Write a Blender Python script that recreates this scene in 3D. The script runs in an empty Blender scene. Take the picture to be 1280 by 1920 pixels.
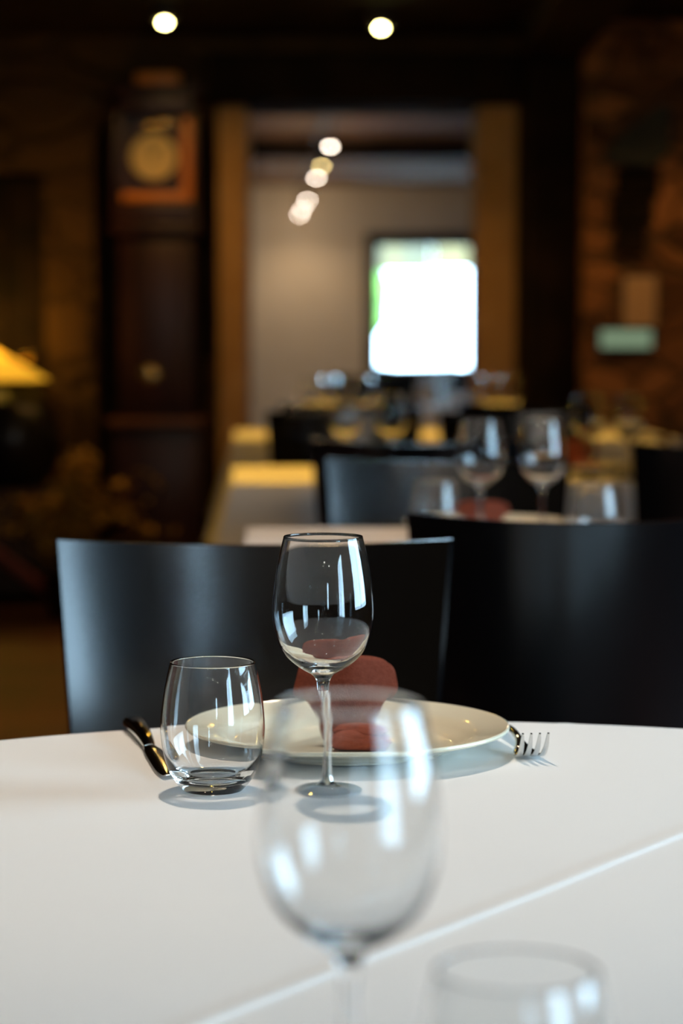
import bpy, bmesh, math, random
from mathutils import Vector, Matrix
PI = math.pi
random.seed(7)
sc = bpy.context.scene
C = sc.collection

# ---------------------------------------------------------------- camera
CAMZ = 1.1364
FPX = 4400.0
cam_d = bpy.data.cameras.new('camera')
cam_d.sensor_fit = 'VERTICAL'
cam_d.sensor_height = 36.0
cam_d.sensor_width = 24.0
cam_d.lens = FPX / 1920 * 36.0
cam_d.clip_start = 0.05
cam_d.clip_end = 200
cam_d.dof.use_dof = True
cam_d.dof.focus_distance = 1.955
cam_d.dof.aperture_fstop = 4.7
cam_d.dof.aperture_ratio = 0.84
cam = bpy.data.objects.new('camera', cam_d)
C.objects.link(cam)
cam.location = (0, 0, CAMZ)
cam.rotation_euler = (PI / 2 - math.atan(348 / FPX), 0, 0)
sc.camera = cam

# ---------------------------------------------------------------- light and exposure
sc.view_settings.view_transform = 'Standard'
sc.view_settings.look = 'None'
sc.view_settings.exposure = 0.0
sc.view_settings.gamma = 1.0
sc.cycles.max_bounces = 14
sc.cycles.transmission_bounces = 14
sc.cycles.glossy_bounces = 6
sc.cycles.diffuse_bounces = 3
sc.cycles.transparent_max_bounces = 16
sc.cycles.sample_clamp_indirect = 50.0
sc.cycles.blur_glossy = 0.3
sc.cycles.use_denoising = True

SKY = 17.5
world = bpy.data.worlds.new('daylight')
sc.world = world
world.use_nodes = True
bg = world.node_tree.nodes['Background']
bg.inputs['Color'].default_value = (0.50, 0.775, 1.0, 1)
bg.inputs['Strength'].default_value = SKY

def portal(loc, rot, sx, sy):
    l = bpy.data.lights.new('window_portal', 'AREA')
    l.shape = 'RECTANGLE'; l.size = sx; l.size_y = sy
    l.cycles.is_portal = True
    o = bpy.data.objects.new('window_portal', l); C.objects.link(o)
    o.location = loc; o.rotation_euler = rot
    return o

# window openings: right wall (x = 2.6) and rear wall (y = -4)
RW = [(1.25, 3.15, 0.75, 2.15), (-1.85, -0.35, 0.35, 2.15)]      # y0 y1 z0 z1
BW = [(1.0, 1.4, 0.9, 2.05)]                                     # x0 x1 z0 z1
FW = (0.335, 1.375, 0.68, 2.06)                                   # far window in the second room
for (a, b, z0, z1) in RW:
    portal((2.72, (a + b) / 2, (z0 + z1) / 2), (0, PI / 2, 0), z1 - z0, b - a)
for (a, b, z0, z1) in BW:
    portal(((a + b) / 2, -4.12, (z0 + z1) / 2), (PI / 2, 0, 0), b - a, z1 - z0)
portal(((FW[0] + FW[1]) / 2, 24.3, (FW[2] + FW[3]) / 2), (-PI / 2, 0, 0), FW[1] - FW[0], FW[3] - FW[2])

CEIL = 2.38
AMBER = (1.0, 0.54, 0.07)
WARM = (1.0, 0.86, 0.70)
DEEP = (1.0, 0.50, 0.12)
# x, y, z, watts, colour, spot angle (deg), bulb emission
LAMPS = [
    (-0.685, 9.22, CEIL, 15, DEEP, 165, 70, 'left of the two ceiling downlights high on the dark ceiling, above the clock'),
    (0.156, 9.39, CEIL, 12, DEEP, 120, 70, 'right of the two ceiling downlights high on the dark ceiling, before the doorway beam'),
    (-0.15, 2.50, CEIL, 52, WARM, 100, 400, None),
    (-0.70, 1.35, CEIL, 1.5, WARM, 100, 400, None),
    (0.55, 1.2, CEIL, 3, WARM, 100, 400, None),
    (0.05, 0.45, CEIL, 2, WARM, 100, 400, None),
    (0.15, 4.2, CEIL, 45, (1.0, 0.72, 0.48), 90, 300, None),
    (-0.25, 6.1, CEIL, 108, AMBER, 75, 120, None),
    (0.85, 6.3, CEIL, 100, AMBER, 75, 120, None),
    (-1.1, -0.6, CEIL, 2, WARM, 100, 500, None),
    (0.0, -1.0, CEIL, 2, WARM, 100, 500, None),
    (1.0, -0.6, CEIL, 2, WARM, 100, 500, None),
    (-0.9, -2.6, CEIL, 2, WARM, 100, 500, None),
    (0.25, -2.7, CEIL, 2, WARM, 100, 500, None),
    (1.3, -2.9, CEIL, 2, WARM, 100, 500, None),
    (1.55, 8.9, CEIL, 20, DEEP, 130, 25, None),  # unseen extra lamp, added to brighten the right brick wall
    (0.2, 8.2, CEIL, 80, AMBER, 75, 120, None),
]

# ---------------------------------------------------------------- materials
def mat(name, color, rough=0.5, metal=0.0, spec=0.5, noise=None, bump=0.0, bscale=50.0, coat=0.0, stretch=None):
    m = bpy.data.materials.new(name); m.use_nodes = True
    nt = m.node_tree; b = nt.nodes['Principled BSDF']
    b.inputs['Base Color'].default_value = (*color, 1)
    b.inputs['Roughness'].default_value = rough
    b.inputs['Metallic'].default_value = metal
    b.inputs['Specular IOR Level'].default_value = spec
    if coat: b.inputs['Coat Weight'].default_value = coat
    tc = nt.nodes.new('ShaderNodeTexCoord'); mp = nt.nodes.new('ShaderNodeMapping')
    nt.links.new(tc.outputs['Object'], mp.inputs['Vector'])
    if stretch: mp.inputs['Scale'].default_value = stretch
    if noise:
        c2, sca, det = noise
        n = nt.nodes.new('ShaderNodeTexNoise'); n.inputs['Scale'].default_value = sca; n.inputs['Detail'].default_value = det
        nt.links.new(mp.outputs[0], n.inputs['Vector'])
        r = nt.nodes.new('ShaderNodeValToRGB')
        r.color_ramp.elements[0].position = 0.35; r.color_ramp.elements[1].position = 0.68
        r.color_ramp.elements[0].color = (*color, 1); r.color_ramp.elements[1].color = (*c2, 1)
        nt.links.new(n.outputs['Fac'], r.inputs[0]); nt.links.new(r.outputs[0], b.inputs['Base Color'])
    if bump:
        n2 = nt.nodes.new('ShaderNodeTexNoise'); n2.inputs['Scale'].default_value = bscale; n2.inputs['Detail'].default_value = 4
        nt.links.new(mp.outputs[0], n2.inputs['Vector'])
        bp = nt.nodes.new('ShaderNodeBump'); bp.inputs['Strength'].default_value = bump; bp.inputs['Distance'].default_value = 0.01
        nt.links.new(n2.outputs['Fac'], bp.inputs['Height']); nt.links.new(bp.outputs[0], b.inputs['Normal'])
    return m

def stone_mat(name, ca, cb, cm, scale=3.0):
    m = bpy.data.materials.new(name); m.use_nodes = True
    nt = m.node_tree; b = nt.nodes['Principled BSDF']; b.inputs['Roughness'].default_value = 0.9
    b.inputs['Specular IOR Level'].default_value = 0.2
    tc = nt.nodes.new('ShaderNodeTexCoord'); mp = nt.nodes.new('ShaderNodeMapping'); mp.inputs['Scale'].default_value = (1, 1, 1.7)
    nz = nt.nodes.new('ShaderNodeTexNoise'); nz.inputs['Scale'].default_value = 3
    nt.links.new(tc.outputs['Object'], nz.inputs['Vector'])
    ad = nt.nodes.new('ShaderNodeMix'); ad.data_type = 'RGBA'; ad.blend_type = 'LINEAR_LIGHT'; ad.inputs[0].default_value = 0.12
    nt.links.new(tc.outputs['Object'], ad.inputs[6]); nt.links.new(nz.outputs['Color'], ad.inputs[7])
    nt.links.new(ad.outputs[2], mp.inputs['Vector'])
    v = nt.nodes.new('ShaderNodeTexVoronoi'); v.inputs['Scale'].default_value = scale
    e = nt.nodes.new('ShaderNodeTexVoronoi'); e.feature = 'DISTANCE_TO_EDGE'; e.inputs['Scale'].default_value = scale
    nt.links.new(mp.outputs[0], v.inputs['Vector']); nt.links.new(mp.outputs[0], e.inputs['Vector'])
    r = nt.nodes.new('ShaderNodeValToRGB'); r.color_ramp.elements[0].color = (*ca, 1); r.color_ramp.elements[1].color = (*cb, 1)
    s = nt.nodes.new('ShaderNodeSeparateColor'); nt.links.new(v.outputs['Color'], s.inputs[0]); nt.links.new(s.outputs[0], r.inputs[0])
    r2 = nt.nodes.new('ShaderNodeValToRGB'); r2.color_ramp.elements[0].position = 0.02; r2.color_ramp.elements[1].position = 0.09
    nt.links.new(e.outputs['Distance'], r2.inputs[0])
    mx = nt.nodes.new('ShaderNodeMix'); mx.data_type = 'RGBA'; mx.inputs[6].default_value = (*cm, 1)
    nt.links.new(r2.outputs[0], mx.inputs[0]); nt.links.new(r.outputs[0], mx.inputs[7])
    nt.links.new(mx.outputs[2], b.inputs['Base Color'])
    bp = nt.nodes.new('ShaderNodeBump'); bp.inputs['Strength'].default_value = 0.7; bp.inputs['Distance'].default_value = 0.03
    nt.links.new(r2.outputs[0], bp.inputs['Height']); nt.links.new(bp.outputs[0], b.inputs['Normal'])
    return m

def plank_mat(name, ca, cb, rough=0.35):
    m = bpy.data.materials.new(name); m.use_nodes = True
    nt = m.node_tree; b = nt.nodes['Principled BSDF']; b.inputs['Roughness'].default_value = rough
    tc = nt.nodes.new('ShaderNodeTexCoord')
    bt = nt.nodes.new('ShaderNodeTexBrick'); bt.inputs['Scale'].default_value = 1.0
    bt.inputs['Brick Width'].default_value = 1.9; bt.inputs['Row Height'].default_value = 0.19; bt.inputs['Mortar Size'].default_value = 0.004
    bt.inputs['Color1'].default_value = (*ca, 1); bt.inputs['Color2'].default_value = (*cb, 1); bt.inputs['Mortar'].default_value = (0.01, 0.006, 0.004, 1)
    nt.links.new(tc.outputs['Object'], bt.inputs['Vector'])
    n = nt.nodes.new('ShaderNodeTexNoise'); n.inputs['Scale'].default_value = 6
    mp = nt.nodes.new('ShaderNodeMapping'); mp.inputs['Scale'].default_value = (1, 12, 1)
    nt.links.new(tc.outputs['Object'], mp.inputs['Vector']); nt.links.new(mp.outputs[0], n.inputs['Vector'])
    mx = nt.nodes.new('ShaderNodeMix'); mx.data_type = 'RGBA'; mx.blend_type = 'MULTIPLY'; mx.inputs[0].default_value = 0.7
    nt.links.new(bt.outputs['Color'], mx.inputs[6]); nt.links.new(n.outputs['Color'], mx.inputs[7])
    nt.links.new(mx.outputs[2], b.inputs['Base Color'])
    return m

def emis(name, color, s):
    m = bpy.data.materials.new(name); m.use_nodes = True; nt = m.node_tree
    nt.nodes.remove(nt.nodes['Principled BSDF'])
    e = nt.nodes.new('ShaderNodeEmission'); e.inputs[0].default_value = (*color, 1); e.inputs[1].default_value = s
    nt.links.new(e.outputs[0], nt.nodes['Material Output'].inputs[0])
    return m

def pane_mat(name):
    m = bpy.data.materials.new(name); m.use_nodes = True; nt = m.node_tree
    nt.nodes.remove(nt.nodes['Principled BSDF'])
    t = nt.nodes.new('ShaderNodeBsdfTransparent'); g = nt.nodes.new('ShaderNodeBsdfGlossy'); g.inputs['Roughness'].default_value = 0.02
    f = nt.nodes.new('ShaderNodeFresnel'); f.inputs[0].default_value = 1.25
    x = nt.nodes.new('ShaderNodeMixShader')
    nt.links.new(f.outputs[0], x.inputs[0]); nt.links.new(t.outputs[0], x.inputs[1]); nt.links.new(g.outputs[0], x.inputs[2])
    nt.links.new(x.outputs[0], nt.nodes['Material Output'].inputs[0])
    return m

def glass_mat(name):
    m = bpy.data.materials.new(name); m.use_nodes = True; nt = m.node_tree
    nt.nodes.remove(nt.nodes['Principled BSDF'])
    g = nt.nodes.new('ShaderNodeBsdfGlass'); g.inputs['IOR'].default_value = 1.46; g.inputs['Roughness'].default_value = 0.0
    g.inputs['Color'].default_value = (0.985, 0.99, 0.99, 1)
    nt.links.new(g.outputs[0], nt.nodes['Material Output'].inputs[0])
    return m

M_cloth = mat('white_linen', (0.80, 0.79, 0.77), 0.85, spec=0.2, bump=0.05, bscale=900)
M_cloth2 = mat('table_linen', (0.76, 0.74, 0.72), 0.9, spec=0.15)
M_plate = mat('cream_porcelain', (0.82, 0.75, 0.57), 0.08, spec=0.6)
M_glass = glass_mat('clear_glass')
M_pane = pane_mat('window_glass')
M_steel = mat('polished_steel', (0.72, 0.71, 0.69), 0.09, metal=1.0)
M_napkin = mat('terracotta_napkin', (0.31, 0.075, 0.042), 0.9, spec=0.1, noise=((0.38, 0.10, 0.058), 260, 3), bump=0.25, bscale=700)
M_chair = mat('black_lacquered_wood', (0.0018, 0.0018, 0.0022), 0.19, spec=0.95)
M_dark = mat('dark_timber', (0.022, 0.012, 0.007), 0.6, noise=((0.05, 0.028, 0.014), 8, 5), stretch=(1, 1, 0.15))
M_beam = mat('blackened_beam', (0.007, 0.005, 0.004), 0.85, spec=0.1, noise=((0.018, 0.010, 0.006), 6, 5), bump=0.3, bscale=12)
M_ceil = mat('dark_ceiling_boards', (0.010, 0.006, 0.004), 0.9, spec=0.05, noise=((0.018, 0.010, 0.006), 5, 4))
M_floor = plank_mat('dark_floorboards', (0.12, 0.028, 0.008), (0.05, 0.012, 0.004), 0.6)
M_stone = stone_mat('rubble_stone_wall', (0.055, 0.028, 0.010), (0.08, 0.042, 0.016), (0.055, 0.03, 0.012), 2.6)
M_brick = stone_mat('rough_brick_wall', (0.08, 0.035, 0.017), (0.36, 0.16, 0.065), (0.10, 0.055, 0.028), 4.6)
M_jamb = mat('honey_stone_quoin', (0.42, 0.24, 0.09), 0.85, spec=0.2, noise=((0.52, 0.32, 0.14), 5, 4), bump=0.4, bscale=18)
M_plaster = mat('pale_plaster', (0.60, 0.55, 0.48), 0.9, spec=0.1, noise=((0.66, 0.60, 0.52), 2, 3))
M_ceil2 = mat('brown_board_ceiling', (0.11, 0.055, 0.03), 0.85, noise=((0.15, 0.075, 0.04), 3, 3))
M_clock = mat('mahogany', (0.022, 0.006, 0.004), 0.4, noise=((0.045, 0.011, 0.006), 12, 4), stretch=(1, 1, 0.2))
M_clock_lit = mat('lit_mahogany', (0.62, 0.20, 0.03), 0.4, noise=((0.7, 0.25, 0.04), 12, 4), stretch=(1, 1, 0.2))  # clock wood where lamplight catches it, the glow put into the colour
M_cmid = mat('red_walnut', (0.11, 0.04, 0.015), 0.4)
M_dial = mat('cream_dial', (0.9, 0.72, 0.27), 0.4)
M_brass = mat('brass', (0.75, 0.50, 0.16), 0.25, metal=1.0)
M_black = mat('black_metal', (0.012, 0.012, 0.012), 0.5)
M_white = mat('white_china', (0.8, 0.8, 0.8), 0.2)
M_paper = mat('aged_paper', (0.50, 0.33, 0.20), 0.8)
M_leaf = mat('dried_leaf', (0.75, 0.42, 0.05), 0.6, noise=((0.35, 0.2, 0.03), 9, 2))
M_stem = mat('dry_stem', (0.16, 0.09, 0.03), 0.8)
M_urn = mat('black_glazed_ceramic', (0.008, 0.007, 0.006), 0.3)
M_red = mat('red_brown_wood', (0.22, 0.045, 0.02), 0.5)
M_green = mat('hedge_green', (0.16, 0.34, 0.06), 0.8, noise=((0.25, 0.5, 0.08), 5, 3))
M_awn = mat('straw_awning', (0.24, 0.17, 0.06), 0.9, noise=((0.11, 0.11, 0.08), 2.2, 3))
M_pave = mat('pale_paving', (0.75, 0.72, 0.68), 0.9)

# ---------------------------------------------------------------- mesh helpers
def obj(name, bm, m, parent=None, smooth=True, angle=40):
    me = bpy.data.meshes.new(name)
    bmesh.ops.recalc_face_normals(bm, faces=bm.faces[:])
    bm.to_mesh(me); bm.free()
    if smooth:
        for p in me.polygons: p.use_smooth = True
        me.set_sharp_from_angle(angle=math.radians(angle))
    me.materials.append(m)
    o = bpy.data.objects.new(name, me); C.objects.link(o)
    if parent: o.parent = parent
    return o

def thing(name, label, cat, loc=(0, 0, 0), rz=0, group=None):
    o = bpy.data.objects.new(name, None); C.objects.link(o); o.empty_display_size = 0.05
    o.location = loc; o.rotation_euler = (0, 0, rz)
    o['label'] = label; o['category'] = cat
    if group: o['group'] = group
    return o

def tag(o, label, cat, group=None):
    o['label'] = label; o['category'] = cat
    if group: o['group'] = group
    return o

def struct(name, bm, m, smooth=False):
    o = obj(name, bm, m, None, smooth); o['kind'] = 'structure'; return o

def dup(root, loc, rz, label, group=None):
    r = root.copy(); C.objects.link(r); r.location = loc; r.rotation_euler = (0, 0, rz); r['label'] = label
    if group: r['group'] = group
    for ch in list(root.children):
        c = ch.copy(); C.objects.link(c); c.parent = r
        for g in ch.children:
            d = g.copy(); C.objects.link(d); d.parent = c
    return r

def box(bm, x0, x1, y0, y1, z0, z1, bev=0.0, mx=None):
    vs = [bm.verts.new(p) for p in ((x0, y0, z0), (x1, y0, z0), (x1, y1, z0), (x0, y1, z0), (x0, y0, z1), (x1, y0, z1), (x1, y1, z1), (x0, y1, z1))]
    fs = [bm.faces.new([vs[i] for i in q]) for q in ((0, 3, 2, 1), (4, 5, 6, 7), (0, 1, 5, 4), (1, 2, 6, 5), (2, 3, 7, 6), (3, 0, 4, 7))]
    if mx is not None: bmesh.ops.transform(bm, matrix=mx, verts=vs)
    if bev:
        es = list({e for f in fs for e in f.edges})
        bmesh.ops.bevel(bm, geom=es, offset=bev, segments=2, affect='EDGES', profile=0.5)
    return bm

def bx(*a, **k):
    return box(bmesh.new(), *a, **k)

def lathe(prof, seg=64, bm=None, cx=0, cy=0, cz=0, close=False):
    bm = bm or bmesh.new(); rings = []
    for (r, z) in prof:
        if r < 1e-6: rings.append([bm.verts.new((cx, cy, cz + z))])
        else: rings.append([bm.verts.new((cx + r * math.cos(2 * PI * i / seg), cy + r * math.sin(2 * PI * i / seg), cz + z)) for i in range(seg)])
    n = len(rings)
    for k in range(n if close else n - 1):
        a, b = rings[k], rings[(k + 1) % n]
        for i in range(seg):
            j = (i + 1) % seg
            if len(a) == 1 and len(b) == 1: continue
            if len(a) == 1: bm.faces.new((a[0], b[j], b[i]))
            elif len(b) == 1: bm.faces.new((a[i], a[j], b[0]))
            else: bm.faces.new((a[i], a[j], b[j], b[i]))
    return bm

def tube(pts, rad, seg=8, bm=None):
    bm = bm or bmesh.new(); rings = []
    n = len(pts); pts = [Vector(p) for p in pts]
    for k, p in enumerate(pts):
        t = (pts[min(k + 1, n - 1)] - pts[max(k - 1, 0)]).normalized()
        u = t.cross(Vector((0, 0, 1)))
        if u.length < 1e-3: u = Vector((1, 0, 0))
        u.normalize(); w = t.cross(u).normalized()
        r = rad[k] if isinstance(rad, (list, tuple)) else rad
        rings.append([bm.verts.new(p + u * (r * math.cos(2 * PI * i / seg)) + w * (r * math.sin(2 * PI * i / seg))) for i in range(seg)])
    for a, b in zip(rings, rings[1:]):
        for i in range(seg):
            j = (i + 1) % seg; bm.faces.new((a[i], a[j], b[j], b[i]))
    bm.faces.new(rings[0][::-1]); bm.faces.new(rings[-1])
    return bm

def prism(bm, poly, y0, y1):          # poly in (x, z), extruded along y
    a = [bm.verts.new((x, y0, z)) for x, z in poly]; b = [bm.verts.new((x, y1, z)) for x, z in poly]
    bm.faces.new(a); bm.faces.new(b[::-1]); n = len(poly)
    for i in range(n):
        j = (i + 1) % n; bm.faces.new((a[i], a[j], b[j], b[i]))
    return bm

def spline(ks, n=10):                  # Catmull-Rom through knots
    out = []; K = [ks[0]] + list(ks) + [ks[-1]]
    for i in range(1, len(K) - 2):
        p0, p1, p2, p3 = K[i - 1:i + 3]
        for s in range(n):
            t = s / n
            out.append(tuple(0.5 * (2 * b + (c - a) * t + (2 * a - 5 * b + 4 * c - d) * t * t + (3 * b - a - 3 * c + d) * t ** 3) for a, b, c, d in zip(p0, p1, p2, p3)))
    out.append(tuple(ks[-1])); return out

# ---------------------------------------------------------------- the rooms
WY = 10.2      # back wall of the dining room
struct('floor', bx(-4.0, 5.0, -4.3, 24.6, -0.1, 0.0), M_floor)
struct('ceiling', bx(-3.6, 2.9, -4.3, WY + 0.4, CEIL, CEIL + 0.12), M_ceil)
struct('wall_left', bx(-3.9, -3.6, -4.3, WY + 0.4, 0, CEIL), M_stone)

def wall_with_openings(name, along0, along1, z1, ops, make, m):
    bm = bmesh.new(); xs = along0
    for (a, b, z0, zt) in sorted(ops):
        make(bm, xs, a, 0, z1); make(bm, a, b, 0, z0); make(bm, a, b, zt, z1); xs = b
    make(bm, xs, along1, 0, z1)
    return struct(name, bm, m)

wall_with_openings('wall_right', -4.3, WY + 0.4, CEIL, RW, lambda bm, a, b, z0, z1: box(bm, 2.6, 2.85, a, b, z0, z1), M_plaster if False else M_stone)
wall_with_openings('wall_rear', -3.6, 2.6, CEIL, BW, lambda bm, a, b, z0, z1: box(bm, a, b, -4.3, -4.05, z0, z1), M_stone)

def window(n, mk, a, b, z0, z1, nv, nh, t=0.05):
    """frame with mullions and one pane; mk(bm, a, b, z0, z1, depth0, depth1)"""
    bm = bmesh.new()
    mk(bm, a, b, z0, z0 + t, 0, 1); mk(bm, a, b, z1 - t, z1, 0, 1); mk(bm, a, a + t, z0 + t, z1 - t, 0, 1); mk(bm, b - t, b, z0 + t, z1 - t, 0, 1)
    for i in range(1, nv + 1):
        c = a + (b - a) * i / (nv + 1); mk(bm, c - 0.018, c + 0.018, z0 + t, z1 - t, 0.1, 0.9)
    for i in range(1, nh + 1):
        c = z0 + (z1 - z0) * i / (nh + 1); mk(bm, a + t, b - t, c - 0.015, c + 0.015, 0.2, 0.8)
    f = struct('window_%d' % n, bm, M_black)
    bp = bmesh.new(); mk(bp, a + t, b - t, z0 + t, z1 - t, 0.45, 0.55)
    p = obj('window_pane', bp, M_pane, f, False)
    return f
k = 1
for (a, b, z0, z1) in RW:
    window(k, lambda bm, a, b, z0, z1, d0, d1: box(bm, 2.68 + 0.05 * d0, 2.68 + 0.05 * d1, a, b, z0, z1), a, b, z0, z1, 1, 0); k += 1
for (a, b, z0, z1) in BW:
    window(k, lambda bm, a, b, z0, z1, d0, d1: box(bm, a, b, -4.2 + 0.05 * d0, -4.2 + 0.05 * d1, z0, z1), a, b, z0, z1, 0, 1); k += 1
window(k, lambda bm, a, b, z0, z1, d0, d1: box(bm, a, b, 24.0 + 0.06 * d0, 24.0 + 0.06 * d1, z0, z1), FW[0] - 0.09, FW[1] + 0.05, FW[2] - 0.10, FW[3] + 0.03, 0, 0, 0.135)

# back wall with a doorway, an arched niche for the clock and a dark door on the left
NX0, NX1, DX0, DX1, DZ = -1.07, -0.535, -0.408, 0.583, 2.085
bm = bmesh.new(); T = 0.5
box(bm, -3.6, -1.95, WY, WY + T, 0, CEIL)
box(bm, -1.95, -1.285, WY, WY + T, 1.80, CEIL)
box(bm, -1.285, NX0, WY, WY + T, 0, CEIL)
arc = [(NX0, 1.85)] + [((NX0 + NX1) / 2 - (NX1 - NX0) / 2 * math.cos(PI * i / 24), 1.85 + 0.33 * math.sin(PI * i / 24)) for i in range(1, 24)] + [(NX1, 1.85)]
for p, q in zip(arc, arc[1:]):
    prism(bm, [p, q, (q[0], CEIL), (p[0], CEIL)], WY, WY + T)
box(bm, NX0, NX1, WY + 0.40, WY + T, 0, 2.2)
box(bm, NX1, NX1 + 0.004, WY, WY + T, 0, CEIL)
box(bm, NX1 + 0.004, DX1 + 0.17, WY, WY + T, DZ, CEIL)
box(bm, DX1 + 0.17, 2.6, WY, WY + T, 0, CEIL)
struct('wall_back', bm, M_stone)
struct('trim_1', bx(NX1 + 0.004, DX0, WY - 0.03, WY + T, 0, DZ, bev=0.008), M_jamb)
struct('trim_2', bx(DX1, DX1 + 0.17, WY - 0.03, WY + T, 0, DZ, bev=0.008), M_jamb)
struct('trim_3', bx(-0.568, 0.76, WY - 0.16, WY + 0.1, DZ, 2.29, bev=0.012), M_beam)          # lintel beam
struct('trim_4', bx(0.78, 1.0, 9.86, WY - 0.01, 0, CEIL, bev=0.012), M_beam)                    # timber post
struct('trim_5', bx(0.74, 1.0, 3.0, 9.85, 2.25, CEIL, bev=0.012), M_beam)                       # ceiling beam
struct('wall_pier', bx(1.0, 2.6, 9.7, WY, 0, CEIL), M_brick)
bm = bmesh.new(); box(bm, -1.95, -1.285, WY + 0.06, WY + 0.12, 0, 1.8)
for i in range(4): box(bm, -1.94 + i * 0.164, -1.785 + i * 0.164, WY + 0.035, WY + 0.07, 0.02, 1.78, bev=0.006)
dr = struct('door_1', bm, M_beam)
obj('door_handle', lathe([(0.0, -0.02), (0.02, -0.02), (0.028, 0), (0.02, 0.02), (0, 0.025)], 20), M_brass, dr).location = (-1.36, WY + 0.01, 1.0)

# second room through the doorway
struct('wall_2_left', bx(-2.4, -2.2, WY + T, 24.3, 0, 2.6), M_plaster)
struct('wall_2_right', bx(3.0, 3.2, WY + T, 24.3, 0, 2.6), M_plaster)
wall_with_openings('wall_2_far', -2.2, 3.0, 2.6, [FW], lambda bm, a, b, z0, z1: box(bm, a, b, 24.06, 24.26, z0, z1), M_plaster)
struct('ceiling_2', bx(-2.2, 3.0, WY + T, 24.3, 2.56, 2.66), M_ceil2)
struct('trim_6', bx(-2.2, 3.0, 18.1, 18.4, 2.43, 2.56, bev=0.01), M_beam)
struct('trim_7', bx(-2.2, 3.0, 13.2, 13.42, 2.50, 2.56, bev=0.01), M_ceil2)

# outdoors beyond the far window
struct('ground', bx(-12, 14, 24.3, 45, -0.2, -0.02), M_pave)
bm = bmesh.new()
for i in range(6): box(bm, -2.0 + i * 1.0, -1.005 + i * 1.0, 26.0, 26.05, 1.78 - 0.015 * (i % 3), 2.5); box(bm, -2.0 + i * 1.0, -1.005 + i * 1.0, 26.05, 28.0, 2.44, 2.5)
aw = tag(obj('awning', bm, M_awn, None, False), 'straw coloured board awning seen through the far window', 'awning')
for (px, w) in ((-1.15, 0), (3.2, 0)):
    obj('awning_post', bx(px, px + 0.09, 27.8, 27.9, -0.02, 2.44), M_awn, aw, False)
bm = bmesh.new(); bmesh.ops.create_icosphere(bm, subdivisions=3, radius=0.55)
for v in bm.verts: v.co *= 1 + random.uniform(-0.13, 0.13); v.co.x *= 0.5; v.co.y *= 0.5
sh = obj('shrub', bm, M_green); sh.location = (0.33, 29.2, 1.5)
obj('stem', tube([(0, 0, -0.859), (0.03, 0, -0.6), (0, 0, -0.2)], 0.04), M_stem, sh)
tag(sh, 'round bright green shrub outside the far window', 'shrub')

o = tag(obj('planter', bx(-0.32, 0.38, -0.3, 0.3, 0, 0.66, bev=0.02), mat('blue_grey_concrete', (0.045, 0.06, 0.08), 0.8)), 'blue grey planter under the shrub outside the far window', 'planter')
o.location = (0.24, 29.2, -0.02)
# things on the right brick wall
pr = thing('framed_notice', 'small brown framed notice hanging on the rough wall above the green sign', 'picture', (1.224, 9.695, 1.24))
obj('frame', bx(-0.078, 0.078, -0.02, 0, -0.115, 0.115, bev=0.004), M_dark, pr)
obj('paper', bx(-0.066, 0.066, -0.024, -0.018, -0.102, 0.102), M_paper, pr)
sg = thing('wall_sign', 'small pale green rectangular sign glowing faintly on the right wall', 'sign', (1.168, 9.695, 1.085))
obj('sign_box', bx(-0.112, 0.112, -0.03, 0, -0.046, 0.046, bev=0.004), M_black, sg)
obj('sign_face', bx(-0.104, 0.104, -0.034, -0.028, -0.039, 0.039), emis('pale_green_face', (0.30, 0.42, 0.26), 0.55), sg)
bm = bmesh.new()
prism(bm, [(1.065, 1.80), (1.10, 1.88), (1.30, 2.04), (1.335, 2.02), (1.335, 1.84), (1.25, 1.78)], 9.60, 9.70)
bmesh.ops.bevel(bm, geom=bm.edges[:], offset=0.008, segments=2, affect='EDGES')
struct('trim_8', bm, mat('weathered_green_slate', (0.018, 0.024, 0.018), 0.7, noise=((0.03, 0.032, 0.022), 7, 3)))
bm = bmesh.new()
for i, (x0, x1, z0, z1) in enumerate(((1.12, 1.30, 1.66, 1.78), (1.10, 1.28, 1.55, 1.655), (1.12, 1.25, 1.43, 1.545))):
    box(bm, x0, x1, 9.655, 9.70, z0, z1, bev=0.01)
struct('trim_9', bm, M_beam)

# ---------------------------------------------------------------- lamps
def make_downlight(x, y, z, w, col, ang, em, label):
    vis = label is not None
    t = thing('ceiling_spotlight', label or 'small round warm ceiling spotlight above the frame, unseen, there for its light and glints in the glassware', 'lamp', (x, y, z),
              0, 'ceiling spotlights' if not vis else None)
    obj('housing', lathe([(0, 0), (0.045, 0), (0.045, -0.05), (0.04, -0.06), (0.032, -0.06), (0.03, -0.03), (0, -0.03)], 32), M_black, t)
    bm = bmesh.new(); bmesh.ops.create_uvsphere(bm, u_segments=20, v_segments=12, radius=0.02 if not vis else 0.014)
    b = obj('bulb', bm, emis('bulb_glow', (1, 0.86, 0.30) if vis else col, em), t); b.location = (0, 0, -0.07)
    l = bpy.data.lights.new('bulb_light', 'SPOT'); l.energy = w; l.color = col; l.spot_size = math.radians(ang); l.spot_blend = 0.6
    l.shadow_soft_size = 0.022
    l.cycles.is_caustics_light = (0 < y < 3)
    lo = bpy.data.objects.new('bulb_light', l); C.objects.link(lo); lo.parent = t; lo.location = (0, 0, -0.10)
    return t, l
for L in LAMPS: make_downlight(*L)

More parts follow.
